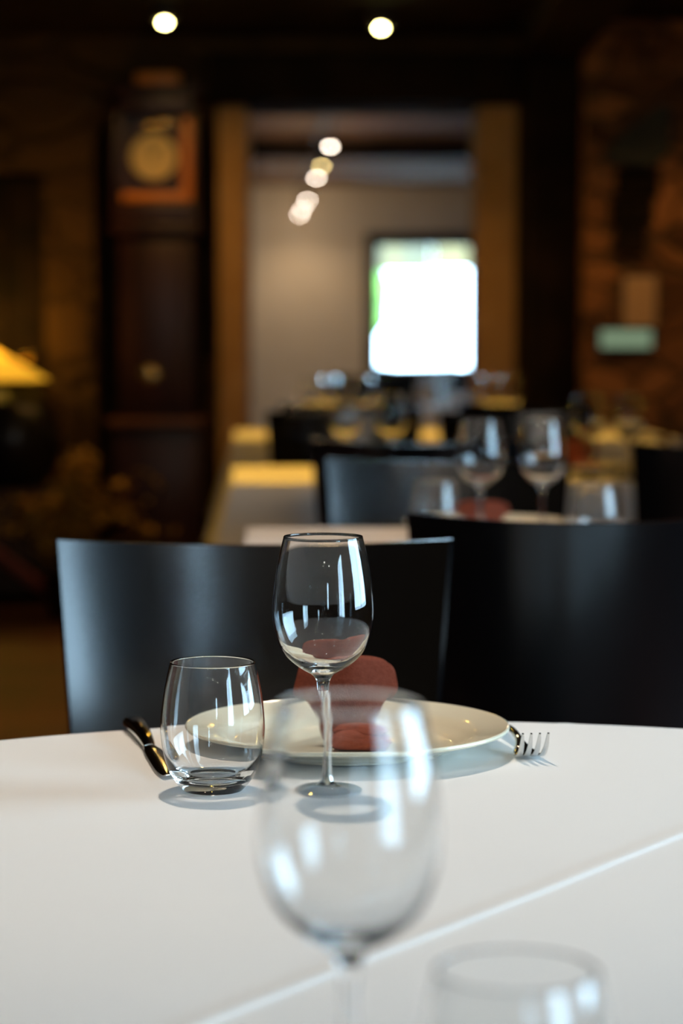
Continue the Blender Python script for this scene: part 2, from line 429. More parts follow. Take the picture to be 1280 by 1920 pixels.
# a receding row of small lamps on a track in the second room
tr = thing('lamp_track', 'thin black ceiling track carrying the row of small white lamps beyond the doorway', 'track', (0, 0, 2.5))
obj('rail', tube([(-0.03, 13.7, 0), (-0.43, 23.8, 0)], 0.012, 8), M_black, tr)
for q, (yy, ) in enumerate([(13.8,), (23.6,)]):
    obj('hanger', bx(-0.03 - 0.0396 * (yy - 13.7) - 0.006, -0.03 - 0.0396 * (yy - 13.7) + 0.006, yy - 0.006, yy + 0.006, 0, 0.06), M_black, tr, False)
wh = ['nearest and highest', 'second, yellowish,', 'third', 'fourth', 'fifth', 'farthest and lowest']
for q, (px, py, D) in enumerate([(617, 278, 14.7), (603, 314, 16.4), (595, 336, 17.6), (580, 377, 20.4), (570, 394, 22.2), (563, 405, 23.4)]):
    xx = -0.03 - 0.0396 * (D - 13.7)
    zz = CAMZ + (612 - py) / 4400 * D
    col = (1, 0.84, 0.68) if q != 1 else (1, 0.74, 0.28)
    t = thing('track_lamp', '%s of the small bright lamps in the receding row beyond the doorway' % wh[q], 'lamp', (xx, D, zz), 0, 'row of track lamps beyond the doorway')
    obj('stem', tube([(0, 0, 0.03), (0, 0, 2.49 - zz)], 0.005, 6), M_black, t)
    obj('lamp_head', lathe([(0, 0.05), (0.03, 0.045), (0.035, 0.0), (0.03, 0.0), (0.0, 0.015)], 20), M_black, t)
    bm = bmesh.new(); bmesh.ops.create_uvsphere(bm, u_segments=16, v_segments=10, radius=0.012)
    obj('bulb', bm, emis('lamp_glow', col, 55 if q != 1 else 32), t)
    for kind, watts in (('POINT', 6), ('SPOT', 24)):
        l = bpy.data.lights.new('bulb_light', kind); l.energy = watts; l.color = (1, 0.70, 0.40); l.shadow_soft_size = 0.03
        if kind == 'SPOT': l.spot_size = math.radians(168); l.spot_blend = 1.0
        lo = bpy.data.objects.new('bulb_light', l); C.objects.link(lo); lo.parent = t; lo.location = (0, 0, -0.06)

# ---------------------------------------------------------------- the near round table
TC = (0.072, 1.527); TR = 0.748; TZ = 0.75
tb = thing('round_table', 'round dining table hidden under the white tablecloth nearest the camera', 'table', (TC[0], TC[1], 0))
obj('table_top', lathe([(0, 0.715), (TR - 0.008, 0.715), (TR - 0.004, 0.72), (TR - 0.004, 0.742), (TR - 0.009, 0.746), (0, 0.746)], 128), M_dark, tb)
obj('pedestal', lathe([(0, 0.03), (0.05, 0.03), (0.045, 0.1), (0.035, 0.4), (0.045, 0.68), (0.12, 0.714), (0, 0.714)], 32), M_black, tb)
obj('base', lathe([(0, 0), (0.3, 0), (0.3, 0.012), (0.06, 0.035), (0, 0.035)], 48), M_black, tb)

cdir = Vector((0.3285, 0.4872)).normalized()          # direction of the fold line on the cloth
cnor = Vector((cdir.y, -cdir.x))                       # towards the near right
P0 = Vector((0.0613, 1.4728)); cen = Vector(TC)
v0 = (P0 - cen).dot(cnor)                              # offset of the fold from the centre
def fold_h(x, y):
    p = Vector((x, y)); v = (p - P0).dot(cnor); u = (p - P0).dot(cdir)
    wob = 0.0035 * math.sin(u * 5.0) ; v -= wob
    h = 0.0
    if v < 0: h += 0.0013 * math.exp(-(v / 0.012) ** 2)
    else: h += 0.0013 * math.exp(-(v / 0.0035) ** 2)
    h += -0.0008 * (1 / (1 + math.exp(-v / 0.004)))
    # faint ironing creases
    for (ax, ay, bx_, by_, am, wd) in ((-0.6, 1.72, -0.15, 2.23, 0.0005, 0.006), (0.12, 1.45, 0.75, 1.36, 0.0004, 0.006), (0.12, 2.14, 0.5, 2.6, 0.0005, 0.005), (-0.5, 1.35, 0.1, 1.62, 0.0002, 0.02)):
        a = Vector((ax, ay)); d = (Vector((bx_, by_)) - a).normalized(); q = (p - a); s = q.x * d.y - q.y * d.x
        h += am * math.exp(-(s / wd) ** 2)
    h += 0.0005 * math.sin(x * 9 + 1.3 * math.sin(y * 7)) * math.sin(y * 8 + 0.7)
    return h
bm = bmesh.new(); rows = []
vs = []
v = -0.9995 * TR
while v < 0.9995 * TR:
    vs.append(v); d = abs(v - v0)
    e = TR - abs(v)
    v += min(0.0012 if d < 0.02 else 0.004 if d < 0.05 else 0.012, max(0.0008, e * 0.25))
vs.append(0.9995 * TR)
MM = 90
for v in vs:
    hl = math.sqrt(max(TR * TR - v * v, 1e-8)); row = []
    for i in range(MM + 1):
        u = -math.cos(PI * i / MM) * hl if False else (2 * i / MM - 1) * hl
        p = cen + cdir * u + cnor * v
        row.append(bm.verts.new((p.x, p.y, TZ + 0.0012 + fold_h(p.x, p.y))))
    rows.append(row)
for a, b in zip(rows, rows[1:]):
    for i in range(MM): bm.faces.new((a[i], a[i + 1], b[i + 1], b[i]))
loop = rows[0][:] + [r[-1] for r in rows[1:]] + rows[-1][-2::-1] + [r[0] for r in rows[-2:0:-1]]
prev = loop
steps = [(0.0025, -0.0010), (0.0045, -0.0035), (0.006, -0.008), (0.008, -0.03), (0.012, -0.08), (0.02, -0.16), (0.03, -0.24), (0.038, -0.30)]
for (dr_, dz) in steps:
    cur = []
    for vv in loop:
        d = Vector((vv.co.x, vv.co.y)) - cen; a = math.atan2(d.y, d.x); d.normalize()
        rip = (-dz) ** 1.2 * 0.08 * (math.sin(a * 17) + 0.5 * math.sin(a * 31 + 1))
        zz = vv.co.z * 0 + TZ + 0.0012 + dz + fold_h(vv.co.x, vv.co.y) * max(0, 1 + dz * 30)
        q = Vector((vv.co.x, vv.co.y)) + d * (dr_ + max(-dr_ * 0.6, rip))
        cur.append(bm.verts.new((q.x, q.y, zz)))
    n = len(loop)
    for i in range(n):
        j = (i + 1) % n; bm.faces.new((prev[i], prev[j], cur[j], cur[i]))
    prev = cur
cl = obj('tablecloth', bm, M_cloth, None, True, 80)
tag(cl, 'large white tablecloth with a diagonal fold line on the nearest table', 'tablecloth')
TOP = TZ + 0.0022

# ---------------------------------------------------------------- glassware
def make_wine_glass(label, loc, group=None, seg=96):
    t = thing('wine_glass', label, 'wine glass', loc, 0, group)
    outer = spline([(0.0045, 0.088), (0.0056, 0.0955), (0.0088, 0.1005), (0.0155, 0.1045), (0.0225, 0.1092), (0.0305, 0.1165), (0.0362, 0.1255), (0.0400, 0.137), (0.0417, 0.150), (0.0412, 0.164), (0.0392, 0.181), (0.0360, 0.199), (0.0326, 0.2135)], 8)
    inner = spline([(0.0318, 0.2135), (0.0352, 0.199), (0.0384, 0.181), (0.0403, 0.164), (0.0407, 0.150), (0.0389, 0.138), (0.0349, 0.1273), (0.0290, 0.1188), (0.0205, 0.1122), (0.011, 0.1085), (0.004, 0.1072), (0.0, 0.107)], 8)
    rim = [(0.03245, 0.2146), (0.0322, 0.2150), (0.0319, 0.2146)]
    obj('bowl', lathe(outer + rim + inner, seg), M_glass, t, True, 180)
    stem = spline([(0.0085, 0.0075), (0.0058, 0.011), (0.0044, 0.020), (0.0038, 0.040), (0.0038, 0.065), (0.0041, 0.080), (0.0045, 0.088)], 6)
    obj('stem', lathe(stem, seg // 2), M_glass, t, True, 180)
    foot = [(0.0, 0.0003), (0.010, 0.0003), (0.026, 0.0002), (0.0322, 0.0), (0.0334, 0.0004), (0.0338, 0.0012), (0.0333, 0.0020)] + spline([(0.0320, 0.0024), (0.024, 0.0032), (0.016, 0.0046), (0.0115, 0.0058), (0.0085, 0.0075)], 6)
    obj('foot', lathe(foot, seg), M_glass, t, True, 180)
    return t
def make_tumbler(label, loc, group=None, seg=96):
    outer = [(0.0, 0.0022), (0.016, 0.0020), (0.021, 0.0006), (0.0228, 0.0)] + spline([(0.0248, 0.0008), (0.0305, 0.0070), (0.0362, 0.0160), (0.0408, 0.0300), (0.0433, 0.0470), (0.0432, 0.0620), (0.0412, 0.0800), (0.0382, 0.0960), (0.0356, 0.1070)], 8)
    rim = [(0.0354, 0.1079), (0.0349, 0.1083), (0.0343, 0.1079)]
    inner = spline([(0.0342, 0.1070), (0.0369, 0.0960), (0.0400, 0.0800), (0.0420, 0.0620), (0.0420, 0.0470), (0.0392, 0.0310), (0.0335, 0.0195), (0.0262, 0.0135), (0.0150, 0.0110), (0.0, 0.0102)], 8)
    o = obj('tumbler', lathe(outer + rim + inner, seg), M_glass, None, True, 180)
    o.location = loc; tag(o, label, 'tumbler', group)
    return o
hero = make_wine_glass('sharp empty wine glass standing before the napkin and plate', (-0.0150, 1.909, TZ + 0.0012 + fold_h(-0.015, 1.909) - 0.0003))
for g_ in hero.children: g_.cycles.is_caustics_caster = True
front = make_wine_glass('large blurred wine glass closest to the camera', (0.0035, 1.052, TOP))
tum = make_tumbler('stemless glass tumbler standing beside the knife on the near table', (-0.1070, 1.931, TZ + 0.0012 + fold_h(-0.107, 1.931) - 0.0001))
tum.cycles.is_caustics_caster = True
cl.cycles.is_caustics_receiver = True
tumf = tum.copy(); C.objects.link(tumf); tumf.location = (0.0755, 0.992, TOP)
tumf['label'] = 'blurred tumbler rim at the bottom edge, right of the closest wine glass'

# ---------------------------------------------------------------- plate, napkin, cutlery
def plate_bm():
    up = spline([(0.0, 0.0050), (0.060, 0.0050), (0.095, 0.0056), (0.106, 0.0085), (0.114, 0.0145), (0.120, 0.0175), (0.132, 0.0205), (0.1445, 0.0235)], 6)
    lip = [(0.1468, 0.0242), (0.1482, 0.0236), (0.1486, 0.0222), (0.1478, 0.0208)]
    dn = spline([(0.1455, 0.0196), (0.130, 0.0150), (0.115, 0.0105), (0.100, 0.0045), (0.092, 0.0030)], 5) + [(0.090, 0.0005), (0.087, 0.0), (0.084, 0.0006), (0.083, 0.0022), (0.0, 0.0022)]
    return lathe(up + lip + dn, 128)
PX, PY = 0.0042, 2.113
pl = tag(obj('dinner_plate', plate_bm(), M_plate), 'wide rimmed cream plate on the near table with folded napkin on it', 'plate')
pl.location = (PX, PY, TOP)

def make_napkin(label, loc, group=None):
    t = thing('napkin', label, 'napkin', loc, 0, group)
    # upright flap: outline in (x, z) narrows downwards, rounded at the top, bulging towards the viewer
    # rows from the bottom to the top: z, left x, right x
    R_ = [(0.000, -0.018, 0.030), (0.007, -0.025, 0.034), (0.016, -0.029, 0.0345), (0.026, -0.031, 0.034), (0.036, -0.0385, 0.0385), (0.043, -0.0455, 0.0455), (0.050, -0.0460, 0.0475), (0.058, -0.0440, 0.0465), (0.066, -0.042, 0.0440), (0.0715, -0.039, 0.0405), (0.0755, -0.033, 0.0345), (0.0780, -0.022, 0.024), (0.0788, -0.006, 0.010)]
    rows = spline(R_, 4); N = 30; bm = bmesh.new(); grid = []
    for (z, xl, xr) in rows:
        r = []
        for i in range(N + 1):
            s = i / N; x = xl + (xr - xl) * s; u = 2 * s - 1
            y = 0.012 * u * u - 0.020 * math.exp(-((z - 0.0) / 0.03) ** 2) + 0.010 * (z / 0.08) + 0.0014 * math.sin(x * 120 + z * 60)
            y += -0.004 * math.exp(-((z - 0.063 + 0.03 * s * s) / 0.006) ** 2) * 0.3
            r.append(bm.verts.new((x, y, z)))
        grid.append(r)
    for a, b in zip(grid, grid[1:]):
        for i in range(N): bm.faces.new((a[i], a[i + 1], b[i + 1], b[i]))
    g = bmesh.ops.solidify(bm, geom=bm.faces[:], thickness=0.0028)
    obj('flap', bm, M_napkin, t, True, 50)
    # second layer behind, slightly lower, its edge showing on the right
    bm = bmesh.new(); grid = []
    for (z, xl, xr) in spline([(0.002, -0.02, 0.030), (0.03, -0.030, 0.038), (0.045, -0.040, 0.0485), (0.058, -0.040, 0.0478), (0.066, -0.038, 0.0455), (0.071, -0.034, 0.040), (0.0735, -0.02, 0.030)], 4):
        bm_r = []
        for i in range(21):
            s = i / 20; x = xl + (xr - xl) * s; u = 2 * s - 1
            bm_r.append(bm.verts.new((x, 0.0085 + 0.012 * u * u - 0.016 * math.exp(-(z / 0.03) ** 2) + 0.010 * z / 0.08, z)))
        grid.append(bm_r)
    for a, b in zip(grid, grid[1:]):
        for i in range(20): bm.faces.new((a[i], a[i + 1], b[i + 1], b[i]))
    bmesh.ops.solidify(bm, geom=bm.faces[:], thickness=0.0025)
    obj('back_layer', bm, M_napkin, t, True, 50)
    # rolled folds lying at the foot
    for (cy, cz, ry, rz_, x0, x1, tw) in ((-0.030, 0.0095, 0.013, 0.0095, -0.016, 0.0510, 0.10), (-0.026, 0.0185, 0.011, 0.0055, -0.012, 0.047, 0.05)):
        bm = bmesh.new(); rings = []; n = 24
        for kx in range(n + 1):
            s = kx / n; x = x0 + (x1 - x0) * s
            e = max(0.12, math.sqrt(max(0, 1 - (2 * s - 1) ** 6)))
            ring = []
            for i in range(28):
                a = 2 * PI * i / 28
                w = 1 + 0.10 * math.sin(3 * a + 6 * s) + 0.05 * math.sin(7 * a - 5 * s)
                ring.append(bm.verts.new((x + 0.002 * math.sin(a), cy + 0.004 * math.sin(s * 5) + ry * e * w * math.cos(a), max(0.0006, cz + rz_ * e * w * math.sin(a) + tw * 0.02 * (0.5 - s)))))
            rings.append(ring)
        for a, b in zip(rings, rings[1:]):
            for i in range(28):
                j = (i + 1) % 28; bm.faces.new((a[i], a[j], b[j], b[i]))
        bm.faces.new(rings[0][::-1]); bm.faces.new(rings[-1])
        obj('rolled_fold', bm, M_napkin, t, True, 60)
    return t
nap = make_napkin('terracotta cloth napkin folded upright on the near cream plate', (0.0025, 2.108, TOP + 0.0055))

def strip(sections, bm=None):
    """sections: (centre Vector, half width vector, half thickness vector) -> rounded slab"""
    bm = bm or bmesh.new(); rings = []
    for (c, w, h) in sections:
        rings.append([bm.verts.new(c + w * math.cos(a) * (abs(math.cos(a)) ** -0.25 if abs(math.cos(a)) > 1e-3 else 1) + h * math.sin(a)) for a in [2 * PI * i / 16 for i in range(16)]])
    for a, b in zip(rings, rings[1:]):
        for i in range(16):
            j = (i + 1) % 16; bm.faces.new((a[i], a[j], b[j], b[i]))
    bm.faces.new(rings[0][::-1]); bm.faces.new(rings[-1])
    return bm
V = Vector
M_fork = mat('brushed_steel', (0.74, 0.73, 0.71), 0.24, metal=1.0)
def make_fork(label, loc, rz):
    """local +y runs to the handle end, the tines point to -y and curl up"""
    t = thing('fork', label, 'fork', loc, rz)
    X = V((1, 0, 0))
    secs = []
    for (y, z, w, h) in spline([(0.004, 0.0022, 0.0118, 0.0012), (0.018, 0.0022, 0.0112, 0.0013), (0.032, 0.0042, 0.0075, 0.0016), (0.044, 0.0078, 0.0042, 0.0020), (0.062, 0.0112, 0.0035, 0.0022), (0.085, 0.0118, 0.0040, 0.0022), (0.12, 0.0092, 0.0062, 0.0022), (0.16, 0.0050, 0.0088, 0.0021), (0.186, 0.0030, 0.0092, 0.0020), (0.194, 0.0028, 0.0060, 0.0016)], 4):
        secs.append((V((0, y, z)), X * w, V((0, 0, h))))
    obj('handle', strip(secs), M_steel, t, True, 60)
    for i in range(4):
        x0 = -0.0100 + i * 0.00667; bm = bmesh.new(); ss = []
        for (s, y, z, w, h) in spline([(0, 0.008, 0.0022, 0.0034, 0.0012), (0.15, 0.001, 0.0024, 0.0032, 0.0013), (0.4, -0.009, 0.0065, 0.0027, 0.0013), (0.7, -0.018, 0.0155, 0.0021, 0.0012), (1, -0.0235, 0.0265, 0.0010, 0.0009)], 4):
            ss.append((V((x0 + 0.0010 * s * (i - 1.5), y, z)), X * w, V((0, h * 0.7, h * 0.7))))
        obj('tine', strip(ss, bm), M_fork, t, True, 60)
    return t
make_fork('steel fork lying right of the plate, tines towards the camera', (0.1680, 2.070, TOP), 0.13)

kn = thing('knife', 'steel table knife lying left of the plate behind the tumbler', 'knife', (-0.146, 1.975, TOP), 0.208)
secs = []
for (y, w, h, z) in spline([(0.135, 0.0050, 0.0030, 0.0036), (0.150, 0.0062, 0.0046, 0.0052), (0.18, 0.0075, 0.0062, 0.0066), (0.215, 0.0092, 0.0066, 0.0072), (0.242, 0.0106, 0.0064, 0.0068), (0.256, 0.0108, 0.0060, 0.0064), (0.262, 0.0086, 0.0044, 0.0052)], 5):
    secs.append((V((0, y, z)), V((w, 0, 0)), V((0, 0, h))))
obj('handle', strip(secs), M_steel, kn, True, 60)
secs = []
for (y, x, w, h) in spline([(0.0, -0.004, 0.0010, 0.0007), (0.006, -0.002, 0.0050, 0.0009), (0.03, 0.000, 0.0088, 0.0013), (0.08, 0.001, 0.0094, 0.0016), (0.118, 0.001, 0.0084, 0.0018), (0.136, 0.0, 0.0060, 0.0028)], 4):
    secs.append((V((x, y, 0.0030)), V((w, 0, 0)), V((0, 0, h))))
obj('blade', strip(secs), M_steel, kn, True, 30)

# ---------------------------------------------------------------- chairs
def make_chair(label, loc, rz, group):
    """local -y is the front of the chair, the back shell stands at y = 0"""
    t = thing('dining_chair', label, 'chair', loc, rz, group)
    bm = bmesh.new(); NU, NV = 36, 14; th = 0.013
    front, back = [], []
    for j in range(NV + 1):
        vv = j / NV; hw = 0.196 + 0.0345 * vv; rf, rb = [], []
        for i in range(NU + 1):
            u = 2 * i / NU - 1
            z = 0.45 + (0.436 - 0.011 * (1 - u * u)) * vv
            y = -0.048 * u * u + 0.050 * vv - 0.050
            slope = -2 * 0.048 * u / hw; n = Vector((slope, 1.0)).normalized()
            rf.append(bm.verts.new((hw * u, y, z))); rb.append(bm.verts.new((hw * u - n.x * th * 1.0 * -1 * -1, y + n.y * th, z)))
        front.append(rf); back.append(rb)
    for j in range(NV):
        for i in range(NU):
            bm.faces.new((front[j][i], front[j][i + 1], front[j + 1][i + 1], front[j + 1][i]))
            bm.faces.new((back[j][i], back[j + 1][i], back[j + 1][i + 1], back[j][i + 1]))
        bm.faces.new((front[j][0], front[j + 1][0], back[j + 1][0], back[j][0]))
        bm.faces.new((front[j][NU], back[j][NU], back[j + 1][NU], front[j + 1][NU]))
    for i in range(NU):
        bm.faces.new((front[NV][i], front[NV][i + 1], back[NV][i + 1], back[NV][i]))
        bm.faces.new((front[0][i], back[0][i], back[0][i + 1], front[0][i + 1]))
    es = [e for e in bm.edges if len(e.link_faces) == 2 and e.calc_face_angle(0) > 1.0]
    bmesh.ops.bevel(bm, geom=es, offset=0.0025, segments=2, affect='EDGES', profile=0.5)
    obj('backrest', bm, M_chair, t, True, 45)
    bm = bmesh.new(); n = 40; topv, botv = [], []
    for i in range(n):
        a = 2 * PI * i / n; ca, sa = math.cos(a), math.sin(a); e = 0.35
        x = 0.205 * math.copysign(abs(ca) ** e, ca); y = -0.255 + 0.205 * math.copysign(abs(sa) ** e, sa)
        topv.append(bm.verts.new((x, y, 0.462))); botv.append(bm.verts.new((x * 0.99, -0.255 + (y + 0.255) * 0.99, 0.438)))
    bm.faces.new(topv); bm.faces.new(botv[::-1])
    for i in range(n):
        j = (i + 1) % n; bm.faces.new((topv[i], botv[i], botv[j], topv[j]))
    es = [e for e in bm.edges if e.verts[0] in topv and e.verts[1] in topv]
    bmesh.ops.bevel(bm, geom=es, offset=0.005, segments=2, affect='EDGES')
    obj('seat', bm, M_chair, t, True, 45)
    for (sx, sy) in ((-1, 0), (1, 0), (-1, 1), (1, 1)):
        yt = -0.085 if sy else -0.42; yb = -0.03 if sy else -0.44
        bm = bmesh.new()
        tp = [(sx * 0.17, yt)]; q = []
        for (x, y, z, w) in ((sx * 0.19, yb, 0, 0.012), (sx * 0.172, yt, 0.44, 0.018)):
            q.append([bm.verts.new((x + a * w, y + b * w, z)) for a, b in ((-1, -1), (1, -1), (1, 1), (-1, 1))])
        bm.faces.new(q[0][::-1]); bm.faces.new(q[1])
        for i in range(4):
            j = (i + 1) % 4; bm.faces.new((q[0][i], q[0][j], q[1][j], q[1][i]))
        bmesh.ops.bevel(bm, geom=bm.edges[:], offset=0.002, segments=1, affect='EDGES')
        obj('leg', bm, M_chair, t, False)
    bm = bmesh.new(); box(bm, -0.165, 0.165, -0.43, -0.41, 0.405, 0.44); box(bm, -0.165, 0.165, -0.095, -0.075, 0.405, 0.44)
    box(bm, -0.182, -0.162, -0.41, -0.095, 0.405, 0.44); box(bm, 0.162, 0.182, -0.41, -0.095, 0.405, 0.44)
    obj('apron', bm, M_chair, t, False)
    return t
G = 'black wooden dining chairs'
ch = make_chair('black chair with bluish window sheen on its curved back, behind the near plate', (0.0, 0, 0), 0, G)
R_ = math.radians
ch.location = (-0.1035, 2.80, 0)
for (x, y, rz, lab) in [
    (1.0 * 0.323, 3.12, PI, 'large plain black chair back at the right edge, just behind the sheen backed chair'),
    (0.205, 4.52, R_(-4), 'black chair with bluish sheen on the far side of the table holding two wine glasses'),
    (0.168, 5.2, PI + R_(2), 'black chair back at the near side of the yellow lit table, left of centre'),
    (0.86, 5.02, PI + R_(3), 'black chair back at the right edge below the two amber lit wine glasses'),
    (0.005, 7.06, R_(3), 'black chair left of centre beyond the yellow lit table'),
    (0.52, 7.02, R_(3), 'black chair right of centre beyond the yellow lit table, behind four wine glasses'),
    (0.03, 7.78, PI + R_(3), 'black chair backing onto the left chair beyond the yellow lit table'),
    (0.62, 7.80, PI + R_(3), 'black chair backing onto the right chair beyond the yellow lit table'),
    (0.02, 10.60, R_(65), 'dark chair turned sideways in the doorway, left of the bright window'),
    (0.72, 12.5, R_(5), 'dark chair beyond the doorway under the bright window'),
    (0.18, 12.6, R_(-5), 'dark chair beyond the doorway, left of the bright window frame'),
]:
    dup(ch, (x, y, 0), rz, lab, G)

# ---------------------------------------------------------------- the other tables
def make_table(x0, x1, y0, y1, rz, tz, label, cloth_label, hang=0.24, corner=0.10, flare=0.012, cf=0.06):
    cx, cy = (x0 + x1) / 2, (y0 + y1) / 2; hx, hy = (x1 - x0) / 2, (y1 - y0) / 2
    t = thing('dining_table', label, 'table', (cx, cy, 0), rz, 'rectangular dining tables')
    obj('table_top', bx(-hx + 0.006, hx - 0.006, -hy + 0.006, hy - 0.006, tz - 0.03, tz - 0.003, bev=0.003), M_dark, t)
    for sx in (-1, 1):
        for sy in (-1, 1):
            obj('leg', bx(sx * (hx - 0.06) - 0.022, sx * (hx - 0.06) + 0.022, sy * (hy - 0.06) - 0.022, sy * (hy - 0.06) + 0.022, 0, tz - 0.03), M_dark, t, False)
    bm = bmesh.new(); loop = []; n = 36
    cs = [(-hx, -hy), (hx, -hy), (hx, hy), (-hx, hy)]
    for k in range(4):
        a, b = Vector(cs[k]), Vector(cs[(k + 1) % 4])
        for i in range(n): loop.append((a.lerp(b, i / n), i / n, k))
    top = [bm.verts.new((p.x, p.y, tz)) for p, s, k in loop]; bm.faces.new(top); prev = top
    for st in range(1, 9):
        f = st / 8; cur = []
        for idx, (p, s, k) in enumerate(loop):
            c = min(s, 1 - s) * 2; cw = math.exp(-(c / 0.16) ** 2)
            nrm = [Vector((0, -1)), Vector((1, 0)), Vector((0, 1)), Vector((-1, 0))][k]
            dg = Vector((math.copysign(1, p.x), math.copysign(1, p.y))).normalized()
            L = (hang + corner * cw) * f
            out = 0.004 + flare * f + 0.012 * f * math.sin(s * 23 + k * 2) + 0
            q = p + nrm * out * (1 - cw) + dg * (0.004 + cf * f ** 1.15) * cw
            cur.append(bm.verts.new((q.x, q.y, tz - L + (0.0 if st > 1 else 0.004))))
        m = len(loop)
        for i in range(m):
            j = (i + 1) % m; bm.faces.new((prev[i], prev[j], cur[j], cur[i]))
        prev = cur
    o = obj('tablecloth', bm, M_cloth2, None, True, 50); o.location = (cx, cy, 0); o.rotation_euler = (0, 0, rz)
    tag(o, cloth_label, 'tablecloth')
    return t
make_table(-0.165, 0.95, 3.56, 4.38, R_(1.5), 0.762, 'cloth covered table directly behind the near chairs', 'peach lit white tablecloth just behind the near black chair', hang=0.15, corner=0.05)
make_table(-0.285, 1.42, 5.80, 6.56, R_(2.5), 0.75, 'cloth covered table in the yellow light left of the sheen chair', 'white tablecloth glowing yellow, its corner hanging at left centre', hang=0.22, corner=0.12, flare=0.04, cf=0.16)
make_table(-0.385, 1.15, 8.02, 8.9, R_(2.5), 0.75, 'cloth covered table before the doorway', 'farther yellow lit white tablecloth just before the doorway', hang=0.22, corner=0.12, flare=0.04, cf=0.14)
make_table(0.26, 1.25, 11.0, 11.8, 0, 0.75, 'cloth covered table beyond the doorway under the bright window', 'pale tablecloth beyond the doorway under the bright window')

GW = 'blurred wine glasses on the tables behind'
def wg(x, y, z, lab): return dup(hero, (x, y, z), random.uniform(0, 3), lab, GW)
wg(0.2375, 4.0, 0.764, 'left of the two clear wine glasses above the right black chair')
wg(0.3450, 4.02, 0.764, 'right of the two clear wine glasses above the right black chair')
wg(0.011, 5.93, 0.752, 'amber lit wine glass with a white highlight, left of a pair over the sheen chair')
wg(0.128, 5.97, 0.752, 'amber lit wine glass right of a pair over the sheen chair')
wg(0.622, 5.9, 0.752, 'left of the two amber wine glasses before the brick wall at right')
wg(0.722, 5.9, 0.752, 'right of the two amber wine glasses before the brick wall at right')
wg(-0.095, 8.1, 0.752, 'small far wine glass, leftmost on the table before the doorway')
wg(-0.048, 8.2, 0.752, 'small far wine glass, second from left on the table before the doorway')
wg(0.072, 8.1, 0.752, 'small far wine glass with bright highlight left of the bright window')
wg(0.515, 8.15, 0.752, 'small far wine glass right below the bright window corner, left of two')
wg(0.585, 8.2, 0.752, 'small far wine glass right below the bright window corner, right of two')
wg(0.40, 11.1, 0.752, 'tiny wine glass beyond the doorway under the bright window')
wg(0.50, 11.3, 0.752, 'tiny wine glass beyond the doorway, next to white cups')
def tb2(x, y, z, lab):
    o = tum.copy(); C.objects.link(o); o.location = (x, y, z); o['label'] = lab; o['group'] = 'blurred tumblers on the tables behind'
tb2(0.162, 4.02, 0.764, 'blurred tumbler left of the red napkin over the right chair')
tb2(0.428, 3.92, 0.764, 'blurred tumbler right of the two clear wine glasses over the right chair')
tb2(0.80, 6.0, 0.752, 'blurred tumbler at the right edge on the amber lit table')
p2 = pl.copy(); C.objects.link(p2); p2.location = (0.262, 4.22, 0.764); p2['label'] = 'cream plate under the red napkin on the table behind the right chair'
p3 = pl.copy(); C.objects.link(p3); p3.location = (0.63, 6.2, 0.752); p3['label'] = 'cream plate on the yellow lit table at right'
nA = dup(nap, (0.255, 4.22, 0.770), 0, 'red napkin seen between a tumbler and wine glass above the right chair', 'napkins on far plates')
nA.scale = (1, 1, 0.66)
dup(nap, (0.63, 6.2, 0.758), 0, 'dark red napkin on the yellow lit table at right', 'napkins on far plates')
for q, (x, y) in enumerate(((0.55, 11.15), (0.64, 11.2))):
    o = tag(obj('cup', lathe([(0, 0), (0.03, 0), (0.04, 0.03), (0.045, 0.07), (0.042, 0.07), (0.036, 0.03), (0, 0.006)], 28), M_white), 'white cup on the table beyond the doorway, %s' % ('left of two' if q == 0 else 'right of two'), 'cup', 'white cups beyond the doorway')
    o.location = (x, y, 0.752)

# ---------------------------------------------------------------- grandfather clock
ck = thing('grandfather_clock', 'tall dark mahogany grandfather clock with lit yellow dial', 'clock', (-0.792, 10.17, 0))
bm = bmesh.new(); box(bm, -0.205, 0.205, -0.13, 0.13, 0.0, 0.09, bev=0.006); box(bm, -0.19, 0.19, -0.12, 0.13, 0.09, 0.70, bev=0.006)
obj('base', bm, M_clock, ck)
obj('waist_moulding', bx(-0.205, 0.205, -0.15, 0.13, 0.70, 0.745, bev=0.012), M_cmid, ck)
obj('trunk', bx(-0.155, 0.155, -0.10, 0.13, 0.745, 1.53, bev=0.005), M_clock, ck)
dd = obj('trunk_door', bx(-0.115, 0.115, -0.118, -0.10, 0.80, 1.49, bev=0.008), M_clock, ck)
obj('lenticle', lathe([(0, 0.006), (0.03, 0.006), (0.042, 0.0), (0.0, 0.0)], 32), M_brass, dd).matrix_local = Matrix.Translation((-0.03, -0.118, 0.93)) @ Matrix.Rotation(PI / 2, 4, 'X')
obj('throat_moulding', bx(-0.19, 0.19, -0.145, 0.13, 1.53, 1.575, bev=0.012), M_clock, ck)
bm = bmesh.new(); box(bm, -0.18, 0.18, -0.02, 0.13, 1.575, 2.12); box(bm, -0.18, -0.145, -0.15, -0.02, 1.66, 2.12, bev=0.004); box(bm, 0.158, 0.18, -0.15, -0.02, 1.66, 2.12, bev=0.004)
box(bm, -0.18, 0.18, -0.15, -0.02, 2.04, 2.12, bev=0.004); box(bm, -0.18, 0.18, -0.15, -0.02, 1.575, 1.66, bev=0.004)
obj('hood', bm, M_clock, ck)
bm = bmesh.new(); box(bm, 0.115, 0.158, -0.145, -0.03, 1.70, 2.02, bev=0.006); box(bm, -0.14, 0.158, -0.15, -0.03, 1.665, 1.705, bev=0.006)
obj('hood_inner_frame', bm, M_clock_lit, ck)  # right and bottom bars only, coloured as lit wood
